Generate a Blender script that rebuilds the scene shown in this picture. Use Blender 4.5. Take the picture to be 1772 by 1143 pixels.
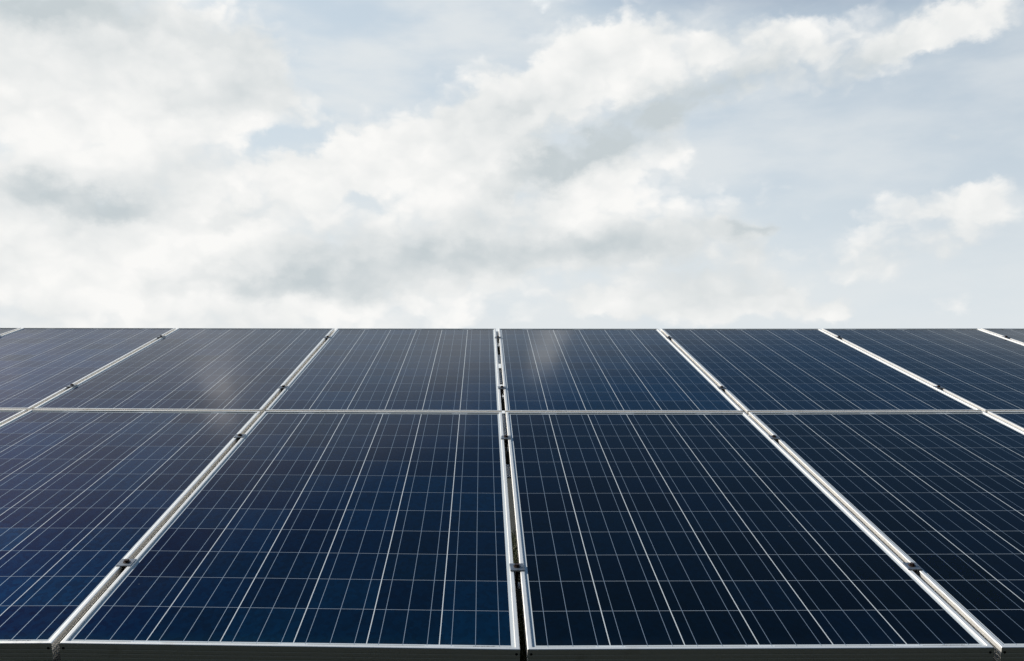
import bpy, bmesh, math, random
from mathutils import Vector, Matrix, Euler

for o in list(bpy.data.objects):
    bpy.data.objects.remove(o)
scene = bpy.context.scene
COL = scene.collection
R = math.radians
random.seed(7)

# ------------------------------------------------------------------ camera
cam_data = bpy.data.cameras.new("camera")
cam = bpy.data.objects.new("camera", cam_data)
COL.objects.link(cam)
cam_rot = Matrix(((0.999721, -0.002735, -0.023444),
                  (-0.023601, -0.103366, -0.994363),
                  (0.000296, 0.99464, -0.103402)))
cam.matrix_world = Matrix.Translation((-0.07964, -2.05971, 0.96844)) @ cam_rot.to_4x4()
cam_data.sensor_fit = 'HORIZONTAL'
cam_data.sensor_width = 36.0
cam_data.lens = 32.8695
cam_data.clip_start = 0.05
cam_data.clip_end = 6000.0
scene.camera = cam

# ------------------------------------------------------------------ light and exposure
SUN_EL, SUN_AZ = 36.0, -63.0          # degrees; azimuth from +Y (ahead), negative = to the left
SKY_STRENGTH = 0.10
scene.view_settings.view_transform = 'Standard'
scene.view_settings.look = 'None'
scene.view_settings.exposure = 0.0
scene.view_settings.gamma = 1.0
scene.cycles.caustics_reflective = False      # only grain in the narrow gaps between frames
scene.cycles.blur_glossy = 0.5

sun_data = bpy.data.lights.new("sun", 'SUN')
sun_data.energy = 4.9
sun_data.angle = R(0.6)
sun_data.color = (1.0, 0.955, 0.89)
sun = bpy.data.objects.new("sun", sun_data)
COL.objects.link(sun)
sdir = Vector((math.sin(R(SUN_AZ)) * math.cos(R(SUN_EL)),
               math.cos(R(SUN_AZ)) * math.cos(R(SUN_EL)), math.sin(R(SUN_EL))))
sun.rotation_euler = sdir.to_track_quat('Z', 'Y').to_euler()
sun.location = (-20, 30, 40)

# ------------------------------------------------------------------ sky: azimuth, elevation, radii, turn, cover, shade (degrees)
CLOUDS = [
    (-22.17, 15.81, 13.12, 10.38, 0.0, 1.0, 0.0, 0.0),
    (-23.96, 21.43, 9.92, 3.57, 0.0, 0.55, 0.0, 0.0),
    (-15.26, 20.7, 5.05, 4.12, 0.0, 0.5, 0.0, 0.0),
    (-17.8, 8.33, 19.68, 4.01, 0.0, 0.9, 0.0, 0.0),
    (0.4, 19.2, 4.74, 2.35, 25.0, 0.9, 0.0, 0.0),
    (5.52, 21.15, 5.1, 2.96, 20.0, 0.95, 0.0, 0.0),
    (8.45, 23.32, 4.35, 1.76, 10.0, 0.85, 0.0, 0.0),
    (12.0, 21.19, 4.25, 1.94, 15.0, 0.55, 0.0, 0.0),
    (18.96, 22.5, 5.68, 1.71, 8.0, 0.9, 0.0, 0.0),
    (24.75, 21.44, 4.34, 1.21, 10.0, 0.5, 0.0, 0.0),
    (29.0, 21.93, 4.05, 1.22, 12.0, 0.85, 0.0, 0.0),
    (22.15, 19.93, 4.8, 1.0, 15.0, 0.35, 0.0, 0.0),
    (-7.52, 16.47, 2.66, 1.62, 20.0, 0.9, 0.0, 0.0),
    (-10.29, 14.65, 3.12, 1.36, 20.0, 0.6, 0.0, 0.0),
    (-1.77, 15.78, 5.42, 2.92, 0.0, 0.8, 0.0, 0.0),
    (3.65, 12.68, 10.77, 3.84, 8.0, 0.75, 0.0, 0.0),
    (8.35, 16.04, 3.93, 1.87, 25.0, 0.55, 0.0, 0.0),
    (12.27, 16.88, 2.1, 1.68, 0.0, 0.35, 0.0, 0.0),
    (22.49, 12.45, 3.3, 0.98, 15.0, 0.3, 0.0, 0.0),
    (29.27, 13.06, 2.26, 1.23, 25.0, 0.42, 0.0, 0.0),
    (25.88, 12.48, 2.39, 0.76, 10.0, 0.4, 0.0, 0.0),
    (17.5, 8.04, 1.81, 0.95, 0.0, 1.0, 0.0, 0.0),
    (20.71, 7.06, 1.59, 0.87, 0.0, 1.0, 0.0, 0.0),
    (13.8, 7.75, 1.7, 0.9, 0.0, 0.9, 0.0, 0.0),
    (8.94, 7.27, 3.86, 0.91, 0.0, 0.9, 0.0, 0.0),
    (14.71, 10.31, 1.02, 1.03, 0.0, 0.3, 0.0, 0.0),
    (27.1, 6.68, 1.74, 0.83, 0.0, 0.35, 0.0, 0.0),
    (25.5, 10.81, 7.79, 1.76, 5.0, 0.36, 0.12, 0.0),
    (29.51, 12.32, 2.53, 1.54, 10.0, 0.3, 0.1, 0.0),
    (-9.03, 21.53, 2.31, 1.78, 10.0, -0.9, 0.0, 0.0),
    (-5.83, 23.31, 4.35, 1.92, 20.0, -0.55, 0.0, 0.0),
    (-12.06, 16.33, 2.92, 0.83, 15.0, -0.6, 0.0, 0.0),
    (2.04, 22.18, 1.84, 0.85, 40.0, -0.6, 0.0, 0.0),
    (-8.1, 13.72, 0.91, 0.55, 0.0, -0.4, 0.0, 0.0),
    (-10.52, 24.6, 2.12, 0.62, 0.0, -0.3, 0.0, 0.0),
    (3.67, 15.97, 3.98, 1.17, 22.0, 0.1, 1.0, 0.0),
    (8.38, 18.13, 5.38, 1.28, 22.0, 0.3, 0.95, 0.0),
    (14.42, 19.66, 5.89, 1.24, 18.0, 0.4, 0.85, 0.0),
    (20.54, 20.28, 3.6, 1.07, 15.0, 0.3, 0.7, 0.0),
    (20.8, 9.66, 13.68, 3.32, 0.0, 0.36, 0.25, 0.0),
    (10.71, 8.36, 8.69, 2.44, 0.0, 0.3, 0.15, 0.0),
    (-25.8, 22.16, 4.38, 1.6, 10.0, 0.0, 1.2, 0.0),
    (-15.27, 21.02, 5.05, 3.48, 0.0, 0.0, 0.22, 0.0),
    (-26.2, 13.0, 3.41, 0.99, 0.0, 0.0, 0.8, 0.0),
    (-22.06, 13.11, 2.74, 0.77, 0.0, 0.0, 0.6, 0.0),
    (-12.88, 8.55, 8.06, 0.96, 2.0, 0.1, 0.75, 0.0),
    (-7.41, 10.11, 7.0, 1.46, 5.0, 0.1, 0.6, 0.0),
    (1.85, 11.11, 8.61, 1.33, 5.0, 0.2, 0.55, 0.0),
    (-15.33, 12.5, 2.98, 0.67, 10.0, 0.0, 0.45, 0.0),
    (-14.21, 19.84, 3.4, 1.93, 0.0, 0.0, 0.35, 0.0),
    (-16.33, 22.48, 4.01, 1.24, 0.0, 0.0, 0.35, 0.0),
    (-18.49, 18.45, 2.91, 0.95, 0.0, 0.0, 0.3, 0.0),
    (9.71, 11.52, 6.68, 1.25, 8.0, 0.3, 0.45, 0.0),
    (15.61, 12.14, 1.86, 0.47, 5.0, 0.4, 0.6, 0.0),
    (27.38, 15.99, 0.88, 0.25, 10.0, 0.5, 0.8, 0.0),
    (0.76, 18.87, 2.19, 0.47, 20.0, 0.0, 0.3, 0.0),
    (-11.76, 18.08, 3.11, 0.82, 0.0, 0.0, 0.3, 0.0),
    (-31.0, 27.0, 5.0, 3.0, 20.0, 0.5, 0.0, 0.3),
    (-17.5, 28.4, 3.2, 1.9, 10.0, 0.8, 0.0, 1.0),
    (3.9, 28.0, 1.8, 2.4, 0.0, 0.9, 0.0, 0.8),
    (-4.0, 27.5, 6.0, 2.5, 0.0, 0.35, 0.0, 0.1),
    (-1.5, 30.0, 1.4, 2.2, 0.0, 0.5, 0.0, 0.45),
    (-6.5, 33.5, 2.2, 4.0, 0.0, 0.4, 0.0, 0.3),
    (-9.0, 29.5, 7.0, 3.5, 0.0, -0.5, 0.0, 0.0),
    (-26.0, 27.5, 4.0, 2.5, 0.0, -0.5, 0.0, 0.0),
    (-28.0, 33.5, 12.0, 4.5, 0.0, -0.7, 0.0, 0.0),
]

class NT:
    """small helper around a node tree"""
    def __init__(self, tree):
        self.t = tree
        self.n = tree.nodes
        self.l = tree.links
    def put(self, sock, v):
        if v is None:
            return
        if isinstance(v, bpy.types.NodeSocket):
            self.l.new(v, sock)
        else:
            sock.default_value = v
    def node(self, kind, **kw):
        nd = self.n.new(kind)
        for k, v in kw.items():
            setattr(nd, k, v)
        return nd
    def m(self, op, a, b=None, c=None, clamp=False):
        nd = self.node('ShaderNodeMath', operation=op, use_clamp=clamp)
        for i, v in enumerate((a, b, c)):
            self.put(nd.inputs[i], v)
        return nd.outputs[0]
    def vm(self, op, a, b=None, c=None):
        nd = self.node('ShaderNodeVectorMath', operation=op)
        for i, v in enumerate((a, b, c)):
            if v is not None:
                self.put(nd.inputs[i], v)
        return nd.outputs['Value'] if op in ('DOT_PRODUCT', 'LENGTH') else nd.outputs[0]
    def mix(self, f, a, b, blend='MIX'):
        nd = self.node('ShaderNodeMix', data_type='RGBA', blend_type=blend)
        self.put(nd.inputs[0], f)
        self.put(nd.inputs[6], a)
        self.put(nd.inputs[7], b)
        return nd.outputs[2]
    def step(self, x, lo, hi):
        nd = self.node('ShaderNodeMapRange', interpolation_type='SMOOTHSTEP')
        self.put(nd.inputs[0], x)
        nd.inputs[1].default_value = lo
        nd.inputs[2].default_value = hi
        return nd.outputs[0]
    def lin(self, x, lo, hi, a=0.0, b=1.0):
        nd = self.node('ShaderNodeMapRange')
        self.put(nd.inputs[0], x)
        for i, v in enumerate((lo, hi, a, b)):
            nd.inputs[i + 1].default_value = v
        return nd.outputs[0]
    def noise(self, vec, scale, detail=4.0, rough=0.5, dist=0.0, col=False):
        nd = self.node('ShaderNodeTexNoise')
        self.put(nd.inputs['Vector'], vec)
        nd.inputs['Scale'].default_value = scale
        nd.inputs['Detail'].default_value = detail
        nd.inputs['Roughness'].default_value = rough
        nd.inputs['Distortion'].default_value = dist
        return nd.outputs['Color' if col else 'Fac']
    def xyz(self, v):
        nd = self.node('ShaderNodeSeparateXYZ')
        self.put(nd.inputs[0], v)
        return nd.outputs
    def vec(self, x, y, z=0.0):
        nd = self.node('ShaderNodeCombineXYZ')
        for i, v in enumerate((x, y, z)):
            self.put(nd.inputs[i], v)
        return nd.outputs[0]


def build_world():
    w = bpy.data.worlds.new("World")
    scene.world = w
    w.use_nodes = True
    t = NT(w.node_tree)
    t.n.clear()
    out = t.node('ShaderNodeOutputWorld')
    bg = t.node('ShaderNodeBackground')
    bg.inputs['Strength'].default_value = SKY_STRENGTH
    t.l.new(bg.outputs[0], out.inputs[0])
    sky = t.node('ShaderNodeTexSky', sky_type='NISHITA')
    sky.sun_disc = False
    sky.sun_elevation = R(SUN_EL)
    sky.sun_rotation = R(SUN_AZ)
    sky.air_density = 1.0
    sky.dust_density = 0.8
    sky.ozone_density = 1.2
    k = 1.0 / SKY_STRENGTH
    d = t.vm('NORMALIZE', t.node('ShaderNodeTexCoord').outputs['Generated'])
    x, y, z = t.xyz(d)
    az = t.m('MULTIPLY', t.m('ARCTAN2', x, y), 180 / math.pi)
    el = t.m('MULTIPLY', t.m('ARCSINE', z), 180 / math.pi)
    flat = t.vec(az, el, 0.0)                                   # degrees
    nd = t.vec(t.m('MULTIPLY', az, 0.0174533), t.m('MULTIPLY', el, 0.0244), 0.37)
    # ragged edges: push the lookup about with noise, coarse and fine
    w1 = t.vm('SUBTRACT', t.noise(nd, 6.0, 3.0, 0.5, col=True), (0.5, 0.5, 0.5))
    w2 = t.vm('SUBTRACT', t.noise(nd, 19.0, 5.0, 0.6, col=True), (0.5, 0.5, 0.5))
    wp = t.vm('MULTIPLY_ADD', w1, (5.0, 3.4, 0.0), flat)
    wp = t.vm('MULTIPLY_ADD', w2, (3.6, 3.0, 0.0), wp)
    acc = (0.0, 0.0, 0.0)
    for a, e, ra, re, rot, cover, shade, glow in CLOUDS:
        mp = t.node('ShaderNodeMapping', vector_type='TEXTURE')
        t.l.new(wp, mp.inputs['Vector'])
        mp.inputs['Location'].default_value = (a, e, 0)
        mp.inputs['Rotation'].default_value = (0, 0, R(rot))
        mp.inputs['Scale'].default_value = (ra, re, 1)
        g = t.m('POWER', 0.36788, t.vm('DOT_PRODUCT', mp.outputs[0], mp.outputs[0]))
        acc = t.vm('MULTIPLY_ADD', g, (cover, shade, glow), acc)
    cov, shd, glw = t.xyz(acc)
    f1 = t.noise(nd, 8.0, 7.0, 0.55)
    vo = t.node('ShaderNodeTexVoronoi', feature='SMOOTH_F1')
    t.put(vo.inputs['Vector'], t.vm('MULTIPLY_ADD', w2, (0.05, 0.05, 0.0), nd))
    vo.inputs['Scale'].default_value = 26.0
    vo.inputs['Detail'].default_value = 2.0
    vo.inputs['Roughness'].default_value = 0.5
    vo.inputs['Smoothness'].default_value = 0.4
    puff = t.m('SUBTRACT', 0.45, vo.outputs['Distance'])
    r1 = t.noise(nd, 9.0, 3.0, 0.45)
    r2 = t.noise(t.vm('ADD', nd, (-0.022, 0.030, 0.0)), 9.0, 3.0, 0.45)
    f3 = t.noise(t.vm('ADD', nd, (3.1, 1.7, 0.4)), 5.0, 5.0, 0.5)
    f4 = t.noise(t.vm('MULTIPLY', nd, (0.8, 1.6, 1.0)), 7.0, 5.0, 0.55)
    # unseen sky: scattered cloud of its own above and behind, clearer at the back
    loose = t.step(f3, 0.50, 0.66)
    up = t.step(el, 25.0, 34.0)
    back = t.step(y, 0.15, -0.25)
    other = t.m('MULTIPLY', t.m('MAXIMUM', t.m('MULTIPLY', up, t.lin(az, -50.0, 20.0, 1.0, 0.15)), t.m('MULTIPLY', back, 0.5)), t.m('MULTIPLY', loose, OTHER_COVER))
    cov = t.m('ADD', cov, other)
    rough = t.m('MULTIPLY_ADD', puff, 0.55, t.m('SUBTRACT', f1, 0.5))
    dens = t.m('MULTIPLY_ADD', rough, t.m('MINIMUM', t.m('MULTIPLY_ADD', cov, 2.2, 0.22), 1.0), cov)
    cover = t.step(dens, 0.16, 0.78)
    # veil of haze low down
    haze = t.m('POWER', 2.71828, t.m('MULTIPLY', t.m('MAXIMUM', el, 0.0), -0.085))
    # grey bases; the lit side of each puff is paler
    relief = t.m('MULTIPLY', t.m('SUBTRACT', r1, r2), 1.5)
    relief = t.m('MULTIPLY_ADD', puff, 0.35, relief)
    grey = t.m('ADD', shd, t.m('MULTIPLY', t.m('SUBTRACT', f3, 0.53), 0.75))
    grey = t.m('SUBTRACT', grey, relief)
    grey = t.m('MAXIMUM', t.m('MINIMUM', grey, 1.15), -0.08)
    white = (WHITE[0] * k, WHITE[1] * k, WHITE[2] * k, 1)
    dull = (GREY[0] * k, GREY[1] * k, GREY[2] * k, 1)
    veil = (VEIL[0] * k, VEIL[1] * k, VEIL[2] * k, 1)
    cloud = t.mix(grey, white, dull)
    cloud.node.clamp_factor = False
    cloud = t.vm('SCALE', cloud)
    t.put(cloud.node.inputs['Scale'], t.m('ADD', glw, 1.0))      # extra brightness put into unseen clouds, for streaks reflected in the glass
    side = t.lin(az, -40.0, 45.0, 0.75, 0.10)
    thin = t.m('MULTIPLY', t.m('ADD', t.m('MULTIPLY', haze, 0.8), t.m('MULTIPLY', side, 0.55)), t.step(y, -0.5, 0.5))
    front = t.step(y, -0.4, 0.3)
    thin = t.m('MINIMUM', t.m('MULTIPLY', front, t.m('ADD', thin, THIN)), 1.0)
    high = t.m('MULTIPLY', t.step(t.m('ADD', el, t.m('MULTIPLY', az, 0.3)), 26.0, 33.0), t.step(el, 22.5, 25.5))
    high = t.m('MAXIMUM', high, t.m('MULTIPLY', t.step(el, 28.5, 36.0), 0.85))       # above the veil the blue is deep
    thin = t.m('MULTIPLY', thin, t.m('SUBTRACT', 1.0, t.m('MULTIPLY', high, 0.9)))
    vcol = t.mix(t.m('POWER', haze, 0.5), veil, (0.76 * k, 0.79 * k, 0.805 * k, 1))
    clear = t.mix(thin, t.mix(high, sky.outputs[0], t.mix(0.85, sky.outputs[0], (0.7, 1.8, 3.5, 1))), vcol)
    film = t.m('MULTIPLY', t.m('MULTIPLY', front, t.step(f4, 0.32, 0.70)), t.m('MULTIPLY', t.m('SUBTRACT', 1.0, high), t.lin(az, -30.0, 30.0, 0.95, 0.54)))
    clear = t.mix(film, clear, (FILM[0] * k, FILM[1] * k, FILM[2] * k, 1))
    col = t.mix(cover, clear, cloud)
    # unseen dark sky added behind the viewer, keeps the frames' front faces dark
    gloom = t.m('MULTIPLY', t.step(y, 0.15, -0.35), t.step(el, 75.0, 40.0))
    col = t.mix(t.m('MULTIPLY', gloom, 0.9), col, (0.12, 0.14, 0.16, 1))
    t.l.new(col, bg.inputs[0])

WHITE = (0.93, 0.93, 0.915)
GREY = (0.615, 0.665, 0.685)
VEIL = (0.60, 0.735, 0.83)
THIN = 0.40
FILM = (0.79, 0.82, 0.83)
OTHER_COVER = 0.2
build_world()

# ------------------------------------------------------------------ array geometry
TILT = R(16.0)
LOW_EDGE = 0.5                     # height of the lower edge of the array
PW, PL, GAP, ROWGAP = 0.992, 1.964, 0.0165, 0.018
DEEP = 0.040                       # frame height
UV_ = Vector((1, 0, 0))
VV = Vector((0, math.cos(TILT), math.sin(TILT)))
NV = Vector((0, -math.sin(TILT), math.cos(TILT)))
FIRST, LAST = -6, 5                # columns; the open gap is between -1 and 0
# panels bent and shifted to stand in for lens barrel distortion: seam -> (sideways, out of plane) in mm at the low edge, the middle, the high edge
SEAM_SHIFT = {
    -3: ((45, 18), (40, 2), (37, -0.8)),
    -2: ((30, 18), (21, 2), (-17.5, -0.5)),
    -1: ((12.6, 16.3), (-21.6, -4), (-38, 0.5)),
    0: ((-5.5, -3.9), (-21.0, -6.8), (-34.8, 2.1)),
    1: ((14.5, -5.1), (-1.0, -6.4), (-18.6, 4.5)),
    2: ((15, -5), (15, -2.5), (-0.2, 7.7)),
    3: ((15, -5), (20, 0), (11.3, 11.9)),
}
VTOP = 2 * PL + ROWGAP

def seam_shift(seam, v):
    a, b, c = SEAM_SHIFT[max(-3, min(3, seam))]
    s = v / VTOP
    w0, w1, w2 = 2 * (s - .5) * (s - 1), -4 * s * (s - 1), 2 * s * (s - .5)
    return tuple((a[i] * w0 + b[i] * w1 + c[i] * w2) * 1e-3 for i in (0, 1))

def place(u, v, n):
    return Vector((0, 0, LOW_EDGE)) + UV_ * u + VV * v + NV * n

def corner(c, side, v):
    du, dn = seam_shift(c + side, v)
    u = GAP / 2 + c * (PW + GAP) + (PW if side else 0)
    return u + du, dn

def seam_point(k, v, n):
    du, dn = seam_shift(k, v)
    return place(k * (PW + GAP) + du, v, dn + n)

def panel_map(c, r):
    v0 = r * (PL + ROWGAP)
    a, b = corner(c, 0, v0), corner(c, 1, v0)
    e, f = corner(c, 0, v0 + PL), corner(c, 1, v0 + PL)
    def P(s, t, n):
        i, j = s / PW, t / PL
        u = (a[0] * (1 - i) + b[0] * i) * (1 - j) + (e[0] * (1 - i) + f[0] * i) * j
        d = (a[1] * (1 - i) + b[1] * i) * (1 - j) + (e[1] * (1 - i) + f[1] * i) * j
        return place(u, v0 + t, d + n)
    return P

# ------------------------------------------------------------------ materials
def material(name):
    m = bpy.data.materials.new(name)
    m.use_nodes = True
    t = NT(m.node_tree)
    b = m.node_tree.nodes['Principled BSDF']
    return m, t, b

def make_aluminium():
    m, t, b = material("anodised_aluminium")
    co = t.node('ShaderNodeTexCoord').outputs['Object']
    st = t.noise(t.vm('MULTIPLY', co, (60.0, 2.0, 2.0)), 6.0, 3.0, 0.6)
    gr = t.noise(co, 14.0, 5.0, 0.65)
    dirt = t.step(gr, 0.56, 0.74)
    col = t.mix(t.m('MULTIPLY', dirt, 0.35), (0.94, 0.91, 0.85, 1), (0.66, 0.60, 0.51, 1))
    t.put(b.inputs['Base Color'], col)
    b.inputs['Metallic'].default_value = 0.55
    t.put(b.inputs['Roughness'], t.m('ADD', t.m('MULTIPLY', st, 0.16), 0.36))
    return m

def make_glass():
    m, t, b = material("cells_under_glass")
    uv = t.node('ShaderNodeUVMap', uv_map='UVMap').outputs[0]
    X, Y, _ = t.xyz(uv)
    oi = t.node('ShaderNodeObjectInfo')
    rnd = oi.outputs['Random']
    tint = oi.outputs['Color']
    PX, PY = 0.1595, 0.1598
    mx, my = (PW - 6 * PX) / 2, (PL - 12 * PY) / 2
    cx = t.m('DIVIDE', t.m('SUBTRACT', X, mx), PX)
    cy = t.m('DIVIDE', t.m('SUBTRACT', Y, my), PY)
    ix, iy = t.m('FLOOR', cx), t.m('FLOOR', cy)
    fx, fy = t.m('FRACT', cx), t.m('FRACT', cy)
    dx = t.m('MULTIPLY', t.m('ABSOLUTE', t.m('SUBTRACT', fx, 0.5)), PX)     # metres from the cell centre
    dy = t.m('MULTIPLY', t.m('ABSOLUTE', t.m('SUBTRACT', fy, 0.5)), PY)
    # sheet around the cells
    inx = t.m('LESS_THAN', t.m('ABSOLUTE', t.m('SUBTRACT', cx, 3.0)), 3.0)
    iny = t.m('LESS_THAN', t.m('ABSOLUTE', t.m('SUBTRACT', cy, 6.0)), 6.0)
    inside = t.m('MULTIPLY', inx, iny)
    cellx = t.m('LESS_THAN', dx, PX / 2 - 0.00110)
    celly = t.m('LESS_THAN', dy, PY / 2 - 0.00075)
    cell = t.m('MULTIPLY', t.m('MULTIPLY', cellx, celly), inside)
    # three ribbons per cell
    bx = t.m('ABSOLUTE', t.m('SUBTRACT', t.m('FRACT', t.m('MULTIPLY', fx, 3.0)), 0.5))
    rib = t.m('LESS_THAN', t.m('MULTIPLY', bx, PX / 3), 0.00065)
    reach = t.m('LESS_THAN', t.m('ABSOLUTE', t.m('SUBTRACT', Y, PL / 2)), 6 * PY + 0.007)
    rib = t.m('MULTIPLY', t.m('MULTIPLY', rib, inx), reach)
    # collector ribbons in the end margins, over pairs of cells
    endd = t.m('ABSOLUTE', t.m('SUBTRACT', t.m('ABSOLUTE', t.m('SUBTRACT', Y, PL / 2)), 6 * PY + 0.0065))
    pair = t.m('LESS_THAN', t.m('ABSOLUTE', t.m('SUBTRACT', t.m('FRACT', t.m('MULTIPLY', t.m('ADD', cx, 1.0), 0.5)), 0.5)), 0.40)
    coll = t.m('MULTIPLY', t.m('MULTIPLY', t.m('LESS_THAN', endd, 0.0025), pair), inx)
    # serial strip printed in the low margin near the right corner
    bar = t.m('MULTIPLY', t.m('LESS_THAN', t.m('ABSOLUTE', t.m('SUBTRACT', X, PW - 0.078)), 0.024),
              t.m('LESS_THAN', t.m('ABSOLUTE', t.m('SUBTRACT', Y, 0.0185)), 0.0022))
    wn = t.node('ShaderNodeTexWhiteNoise', noise_dimensions='1D')
    t.put(wn.inputs['W'], t.m('FLOOR', t.m('MULTIPLY', X, 1400.0)))
    bar = t.m('MULTIPLY', bar, t.m('GREATER_THAN', wn.outputs['Value'], 0.35))
    # polycrystal: flakes of blue and slate, each cell a little different
    cr = t.node('ShaderNodeTexVoronoi', feature='F1')
    off = t.vec(t.m('MULTIPLY', rnd, 37.0), t.m('MULTIPLY', rnd, 91.0), 0.0)
    cid = t.vec(ix, iy, t.m('MULTIPLY', rnd, 50.0))
    cw = t.node('ShaderNodeTexWhiteNoise', noise_dimensions='3D')
    t.put(cw.inputs['Vector'], cid)
    crv = t.vm('ADD', t.vm('ADD', t.vm('MULTIPLY', uv, (1.0, 0.7, 1.0)), off), t.vm("MULTIPLY", cw.outputs["Color"], (7.0, 7.0, 0.0)))
    t.put(cr.inputs['Vector'], crv)
    cr.inputs['Scale'].default_value = 95.0
    flake = t.xyz(cr.outputs['Color'])[0]
    cv = cw.outputs['Value']
    blue = t.mix(cv, (0.0018, 0.0150, 0.0270, 1), (0.0048, 0.0145, 0.0215, 1))
    blue = t.mix(t.m('MULTIPLY', flake, 0.6), blue, (0.0026, 0.0240, 0.0440, 1))
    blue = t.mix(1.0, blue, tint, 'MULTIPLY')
    lot = t.lin(t.xyz(cw.outputs['Color'])[2], 0.0, 1.0, 0.72, 1.38)           # cells differ in brightness
    blue = t.vm('MULTIPLY', blue, t.vec(lot, lot, lot))
    soil = t.noise(t.vm('ADD', uv, off), 3.0, 6.0, 0.6)
    sheet = (0.62, 0.67, 0.69, 1)
    across = t.m('MULTIPLY', t.m('SUBTRACT', 1.0, celly), t.m('MULTIPLY', cellx, inside))
    col = t.mix(cell, t.mix(across, sheet, (0.31, 0.37, 0.43, 1)), blue)
    col = t.mix(rib, col, (0.42, 0.48, 0.53, 1))
    col = t.mix(coll, col, (0.24, 0.26, 0.24, 1))
    col = t.mix(bar, col, (0.04, 0.04, 0.04, 1))
    # a thin film of dust, and specks
    film = t.m('MULTIPLY', t.step(soil, 0.35, 0.8), 0.004)
    sp = t.node('ShaderNodeTexVoronoi', feature='F1')
    t.put(sp.inputs['Vector'], t.vm('ADD', uv, off))
    sp.inputs['Scale'].default_value = 26.0
    spr = t.xyz(sp.outputs['Color'])
    speck = t.m('MULTIPLY', t.m('LESS_THAN', sp.outputs['Distance'], t.m('MULTIPLY', spr[1], 0.075)), t.m('GREATER_THAN', spr[0], 0.86))
    film = t.m('MAXIMUM', film, t.m('MULTIPLY', speck, 0.22))
    lowdirt = t.m('MULTIPLY', t.step(Y, 0.075, 0.012), t.m('MULTIPLY', soil, 0.05))
    film = t.m('MAXIMUM', film, lowdirt)
    col = t.mix(film, col, (0.30, 0.29, 0.27, 1))
    t.put(b.inputs['Base Color'], col)
    metal = t.m('MULTIPLY', cell, t.m('SUBTRACT', 1.0, t.m('MAXIMUM', rib, t.m('MULTIPLY', film, 3.0))))
    metal = t.m('MULTIPLY_ADD', rib, 0.8, metal)
    t.put(b.inputs['Metallic'], metal)
    b.inputs['Roughness'].default_value = 0.50
    b.inputs['IOR'].default_value = 1.05
    b.inputs['Specular Tint'].default_value = (0.10, 0.28, 0.42, 1)
    b.inputs['Coat Weight'].default_value = 1.0
    b.inputs['Coat IOR'].default_value = GLASS_IOR
    t.put(b.inputs['Coat Roughness'], t.m('ADD', t.m('MULTIPLY', soil, 0.06), GLASS_ROUGH))
    # slight waviness of tempered glass
    bp = t.node('ShaderNodeBump')
    bp.inputs['Strength'].default_value = 0.10
    bp.inputs['Distance'].default_value = 0.004
    t.put(bp.inputs['Height'], t.noise(t.vm('ADD', uv, off), 2.2, 2.0, 0.5))
    t.l.new(bp.outputs[0], b.inputs['Normal'])
    t.l.new(bp.outputs[0], b.inputs['Coat Normal'])
    return m

def plain(name, col, metal=0.0, rough=0.6, var=0.25, scale=40.0):
    m, t, b = material(name)
    co = t.node('ShaderNodeTexCoord').outputs['Object']
    n = t.noise(co, scale, 5.0, 0.6)
    d = tuple(c * (1 - var) for c in col) + (1,)
    t.put(b.inputs['Base Color'], t.mix(t.step(n, 0.35, 0.7), col + (1,), d))
    b.inputs['Metallic'].default_value = metal
    t.put(b.inputs['Roughness'], t.m('ADD', t.m('MULTIPLY', n, 0.2), rough - 0.1))
    return m

GLASS_IOR = 1.115
GLASS_ROUGH = 0.06
M_ALU = make_aluminium()
M_GLASS = make_glass()
M_BACK = plain("white_backing_film", (0.6, 0.6, 0.6))
M_BLACK = plain("black_screw", (0.012, 0.012, 0.012), 0.3, 0.5)
M_CLAMP = plain("zinc_clamp", (0.30, 0.32, 0.34), 0.85, 0.45, 0.45, 90.0)
M_BOLT = plain("rusty_bolt", (0.060, 0.035, 0.026), 0.5, 0.55, 0.6, 200.0)
M_STEEL = plain("galvanised_steel", (0.42, 0.43, 0.44), 0.8, 0.5, 0.3, 20.0)
M_GRASS = None

# ------------------------------------------------------------------ object helpers
def link(name, bm, mat, parent=None, loc=None, smooth=False):
    me = bpy.data.meshes.new(name)
    if loc is not None:
        bmesh.ops.translate(bm, verts=bm.verts, vec=-loc)
    bmesh.ops.recalc_face_normals(bm, faces=bm.faces)
    bm.to_mesh(me)
    bm.free()
    if smooth:
        for p in me.polygons:
            p.use_smooth = True
    me.materials.append(mat)
    ob = bpy.data.objects.new(name, me)
    COL.objects.link(ob)
    if parent is not None:
        ob.parent = parent
    elif loc is not None:
        ob.location = loc
    return ob

def empty(name, loc, label, cat, group=None):
    o = bpy.data.objects.new(name, None)
    o.empty_display_size = 0.1
    COL.objects.link(o)
    o.location = loc
    o['label'] = label
    o['category'] = cat
    if group:
        o['group'] = group
    return o

def add_box(bm, lo, hi, fn=None):
    vs = []
    for x in (lo[0], hi[0]):
        for y in (lo[1], hi[1]):
            for z in (lo[2], hi[2]):
                vs.append(bm.verts.new(fn(x, y, z) if fn else (x, y, z)))
    for q in ((0, 1, 3, 2), (4, 6, 7, 5), (0, 4, 5, 1), (2, 3, 7, 6), (0, 2, 6, 4), (1, 5, 7, 3)):
        bm.faces.new([vs[i] for i in q])

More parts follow.
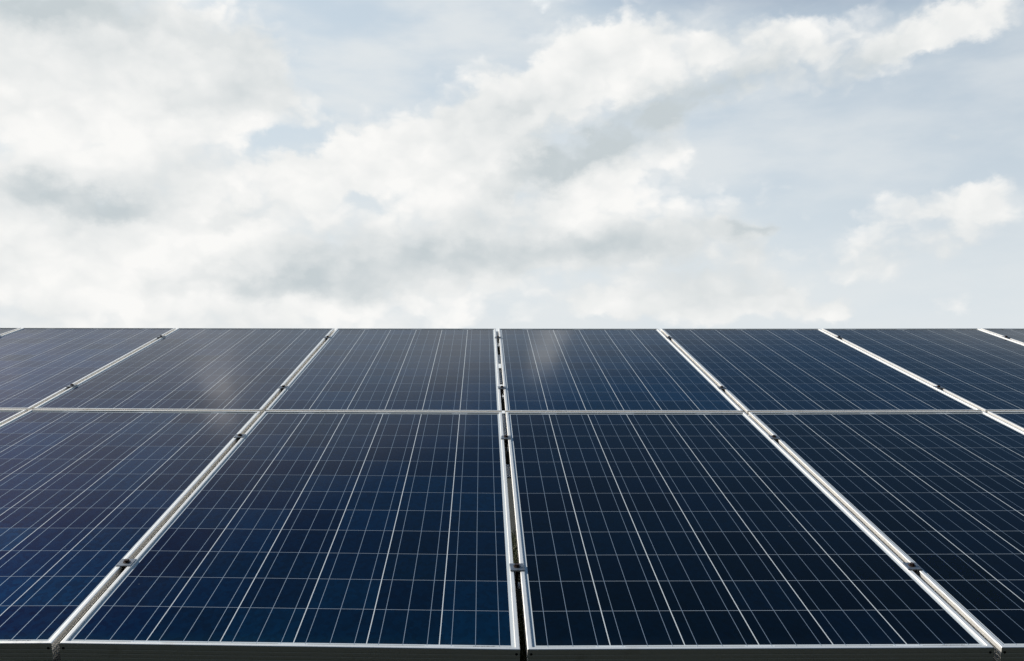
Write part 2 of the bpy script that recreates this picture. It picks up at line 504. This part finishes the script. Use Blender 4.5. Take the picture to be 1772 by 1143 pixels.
def add_disc(bm, c, axis_u, axis_v, axis_n, r0, r1, h, seg=20, phase=0.0):
    lo, hi = [], []
    for i in range(seg):
        a = 2 * math.pi * i / seg + phase
        d = axis_u * math.cos(a) + axis_v * math.sin(a)
        lo.append(bm.verts.new(c + d * r0))
        hi.append(bm.verts.new(c + d * r1 + axis_n * h))
    for i in range(seg):
        j = (i + 1) % seg
        bm.faces.new((lo[i], lo[j], hi[j], hi[i]))
    bm.faces.new(hi)
    bm.faces.new(lo[::-1])

# ------------------------------------------------------------------ solar panels
ORD = ("first", "second", "third", "fourth", "fifth", "sixth")

def column_words(c):
    return (ORD[-c - 1] + " to the left of") if c < 0 else (ORD[c] + " to the right of")

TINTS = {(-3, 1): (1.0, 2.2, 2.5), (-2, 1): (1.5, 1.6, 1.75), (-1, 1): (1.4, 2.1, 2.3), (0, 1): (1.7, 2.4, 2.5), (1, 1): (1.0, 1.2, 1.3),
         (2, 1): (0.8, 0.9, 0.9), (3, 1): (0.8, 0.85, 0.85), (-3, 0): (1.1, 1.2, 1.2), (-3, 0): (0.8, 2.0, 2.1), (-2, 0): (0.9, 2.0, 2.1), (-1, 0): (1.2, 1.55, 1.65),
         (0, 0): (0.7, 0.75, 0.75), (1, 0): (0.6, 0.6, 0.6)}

def make_panel(c, r):
    P = panel_map(c, r)
    base = P(0, 0, -DEEP)
    row = "upper" if r else "lower"
    root = empty("solar_panel", base, "dark blue %s row solar panel, %s the open black gap" % (row, column_words(c)),
                 "solar panel", "solar panels of the tilted array")
    # frame: one mitred profile swept round the four sides (inset, height)
    prof = [(0.030, -DEEP), (0.0, -DEEP), (0.0, -0.0335), (0.0003, -0.0328), (0.0003, -0.0312), (0.0, -0.0305),
            (0.0, -0.0245), (0.0003, -0.0238), (0.0003, -0.0222), (0.0, -0.0215),
            (0.0, -0.0150), (0.0003, -0.0143), (0.0003, -0.0127), (0.0, -0.0120),
            (0.0, -0.0012), (0.0010, -0.0002), (0.0020, 0.0), (0.0088, 0.0), (0.0100, -0.0005), (0.0106, -0.0016), (0.0106, -0.0070),
            (0.0020, -0.0070), (0.0020, -DEEP + 0.002), (0.030, -DEEP + 0.002)]
    bm = bmesh.new()
    rings = []
    for d, n in prof:
        rings.append([bm.verts.new(P(s, t, n)) for s, t in ((d, d), (PW - d, d), (PW - d, PL - d), (d, PL - d))])
    for a, b in zip(rings, rings[1:] + rings[:1]):
        for i in range(4):
            j = (i + 1) % 4
            bm.faces.new((a[i], a[j], b[j], b[i]))
    fr = link("frame", bm, M_ALU, root, base)
    # screws through the low face, one at each end
    bm_list = []
    for s in (0.0075, PW - 0.0075):
        bm = bmesh.new()
        add_disc(bm, P(s, -0.0001, -0.0115), UV_, NV, -VV, 0.0030, 0.0024, 0.0011, 16)
        link("screw", bm, M_BLACK, fr, base)
    # glass with the cells under it
    bm = bmesh.new()
    e = 0.0095
    uvl = bm.loops.layers.uv.new("UVMap")
    N, K = 4, 6
    grid = [[bm.verts.new(P(e + (PW - 2 * e) * i / N, e + (PL - 2 * e) * j / K, -0.0045)) for i in range(N + 1)] for j in range(K + 1)]
    for j in range(K):
        for i in range(N):
            f = bm.faces.new((grid[j][i], grid[j][i + 1], grid[j + 1][i + 1], grid[j + 1][i]))
            for lp, (ii, jj) in zip(f.loops, ((i, j), (i + 1, j), (i + 1, j + 1), (i, j + 1))):
                lp[uvl].uv = (e + (PW - 2 * e) * ii / N, e + (PL - 2 * e) * jj / K)
    gl = link("glass_face", bm, M_GLASS, root, base, smooth=True)
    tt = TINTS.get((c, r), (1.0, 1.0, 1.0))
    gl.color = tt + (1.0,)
    bm = bmesh.new()
    grid = [[bm.verts.new(P(e + (PW - 2 * e) * i / N, e + (PL - 2 * e) * j / K, -0.0100)) for i in range(N + 1)] for j in range(K + 1)]
    for j in range(K):
        for i in range(N):
            bm.faces.new((grid[j][i], grid[j][i + 1], grid[j + 1][i + 1], grid[j + 1][i]))
    link("backing", bm, M_BACK, root, base)
    return root

for r in (0, 1):
    for c in range(FIRST, LAST + 1):
        make_panel(c, r)

# ------------------------------------------------------------------ clamps
CLAMP_V = (0.413, 1.583, 2.383, 3.635)

def make_clamp():
    root = empty("panel_clamp", (0, 0, 0), "", "clamp", "clamps holding the panel frames down")
    root.rotation_euler = (TILT, 0, 0)
    bm = bmesh.new()
    add_box(bm, (-0.0185, -0.021, 0.0004), (0.0185, 0.021, 0.0040))
    add_box(bm, (-0.0068, -0.021, -0.030), (-0.0046, 0.021, 0.0004))
    add_box(bm, (0.0046, -0.021, -0.030), (0.0068, 0.021, 0.0004))
    bmesh.ops.bevel(bm, geom=bm.edges[:], offset=0.0006, segments=1, affect='EDGES')
    link("plate", bm, M_CLAMP, root)
    bm = bmesh.new()
    x, y, z = Vector((1, 0, 0)), Vector((0, 1, 0)), Vector((0, 0, 1))
    add_disc(bm, Vector((0, 0.002, 0.0040)), x, y, z, 0.0095, 0.0092, 0.0014, 24)
    add_disc(bm, Vector((0, 0.002, 0.0054)), x, y, z, 0.0066, 0.0062, 0.0050, 6, 0.3)
    add_disc(bm, Vector((0, 0.002, -0.048)), x, y, z, 0.0040, 0.0040, 0.050, 10)
    link("bolt", bm, M_BOLT, root)
    return root

def seam_words(k):
    if k == 0:
        return "the open black gap"
    return "%s seam %s of the gap" % (ORD[abs(k) - 1], "left" if k < 0 else "right")

proto = make_clamp()
PLACE = ("lowest", "second from the bottom", "third from the bottom", "topmost")
first = True
for k in range(FIRST + 1, LAST + 1):
    for i, v in enumerate(CLAMP_V):
        if first:
            o = proto
            first = False
        else:
            o = proto.copy()
            COL.objects.link(o)
            for ch in proto.children:
                cc = ch.copy()
                COL.objects.link(cc)
                cc.parent = o
        o.location = seam_point(k, v, 0.0)
        o.rotation_euler = (TILT, 0, R(random.uniform(-3, 3)))
        o['label'] = "grey bolted clamp on %s, %s" % (seam_words(k), PLACE[i])

# ------------------------------------------------------------------ rack under the panels
rack = empty("mounting_rack", (0, 0, 0), "grey steel mounting rack under the panels, glimpsed through the open gap", "rack")
X0, X1 = FIRST * (PW + GAP), (LAST + 1) * (PW + GAP)
for v in CLAMP_V:
    bm = bmesh.new()
    for lo, hi in (((X0, v - .020, -.056), (X1, v + .020, -.053)), ((X0, v - .020, -.108), (X1, v - .017, -.056)),
                   ((X0, v + .017, -.108), (X1, v + .020, -.056)), ((X0, v - .017, -.108), (X1, v + .017, -.105))):
        add_box(bm, lo, hi, place)
    link("rail", bm, M_STEEL, rack)
for va, vb, n in ((1.26, 1.40, -.052), (1.73, 2.10, -.050), (2.66, 3.02, -.050), (3.02, 3.24, -.022), (3.80, 3.98, -.022)):
    bm = bmesh.new()
    s = seam_point(0, (va + vb) / 2, n)
    uu = (s - Vector((0, 0, LOW_EDGE))).x
    add_box(bm, (uu - .018 if n < -.045 else uu - .0075, va, n - .004), (uu + .018 if n < -.045 else uu + .0075, vb, n), place)
    link("joint_plate", bm, M_STEEL, rack)
for u in (-4.55, -1.52, 1.52, 4.55):
    bm = bmesh.new()
    add_box(bm, (u - .03, .15, -.208), (u + .03, 3.85, -.110), place)
    link("rafter", bm, M_STEEL, rack)
    for v in (0.75, 3.2):
        top = place(u, v, -.20)
        bm = bmesh.new()
        add_box(bm, (top.x - .04, top.y - .04, -0.3), (top.x + .04, top.y + .04, top.z))
        link("post", bm, M_STEEL, rack)

# ------------------------------------------------------------------ ground and grass
def make_ground_mat():
    m, t, b = material("soil_and_grass")
    co = t.node('ShaderNodeTexCoord').outputs['Object']
    n1 = t.noise(co, 1.3, 6.0, 0.6)
    n2 = t.noise(co, 22.0, 6.0, 0.65)
    c = t.mix(t.step(n1, 0.35, 0.65), (0.007, 0.011, 0.003, 1), (0.011, 0.011, 0.004, 1))
    c = t.mix(t.step(n2, 0.4, 0.7), c, (0.006, 0.009, 0.003, 1))
    t.put(b.inputs['Base Color'], c)
    b.inputs['Roughness'].default_value = 0.95
    bp = t.node('ShaderNodeBump')
    bp.inputs['Strength'].default_value = 0.6
    bp.inputs['Distance'].default_value = 0.05
    t.put(bp.inputs['Height'], n2)
    t.l.new(bp.outputs[0], b.inputs['Normal'])
    return m

bm = bmesh.new()
S = 3000.0
cuts = [-S, -400, -60, -20, -8, -3, 0, 3, 8, 20, 60, 400, S]
gv = [[bm.verts.new((x, y, 0.0 if max(abs(x), abs(y)) > 19 else random.uniform(-.03, .03))) for x in cuts] for y in cuts]
for j in range(len(cuts) - 1):
    for i in range(len(cuts) - 1):
        bm.faces.new((gv[j][i], gv[j][i + 1], gv[j + 1][i + 1], gv[j + 1][i]))
g = link("ground", bm, make_ground_mat())
g['kind'] = 'structure'

def make_grass_mat():
    m, t, b = material("grass_blades")
    gi = t.node('ShaderNodeNewGeometry').outputs['Random Per Island']
    c = t.mix(gi, (0.022, 0.050, 0.008, 1), (0.11, 0.105, 0.024, 1))
    t.put(b.inputs['Base Color'], c)
    b.inputs['Roughness'].default_value = 0.7
    return m

bm = bmesh.new()
for _ in range(12000):
    x = random.gauss(0.05, 0.22)
    y = random.uniform(0.9, 6.0)
    if abs(x) > 0.8:
        continue
    h = random.uniform(0.05, 0.19)
    a = random.uniform(0, 2 * math.pi)
    wv = Vector((math.cos(a), math.sin(a), 0)) * random.uniform(0.0022, 0.0045)
    ln = Vector((random.gauss(0, .4), random.gauss(0, .4), 0)) * h
    p = Vector((x, y, -0.03))
    q = [p - wv, p + wv, p + ln * .4 + wv * .7 + Vector((0, 0, h * .6)), p + ln * .4 - wv * .7 + Vector((0, 0, h * .6)), p + ln + Vector((0, 0, h * 1.03))]
    v = [bm.verts.new(k) for k in q]
    bm.faces.new((v[0], v[1], v[2], v[3]))
    bm.faces.new((v[3], v[2], v[4]))
gr = link("grass", bm, make_grass_mat())
gr['kind'] = 'stuff'
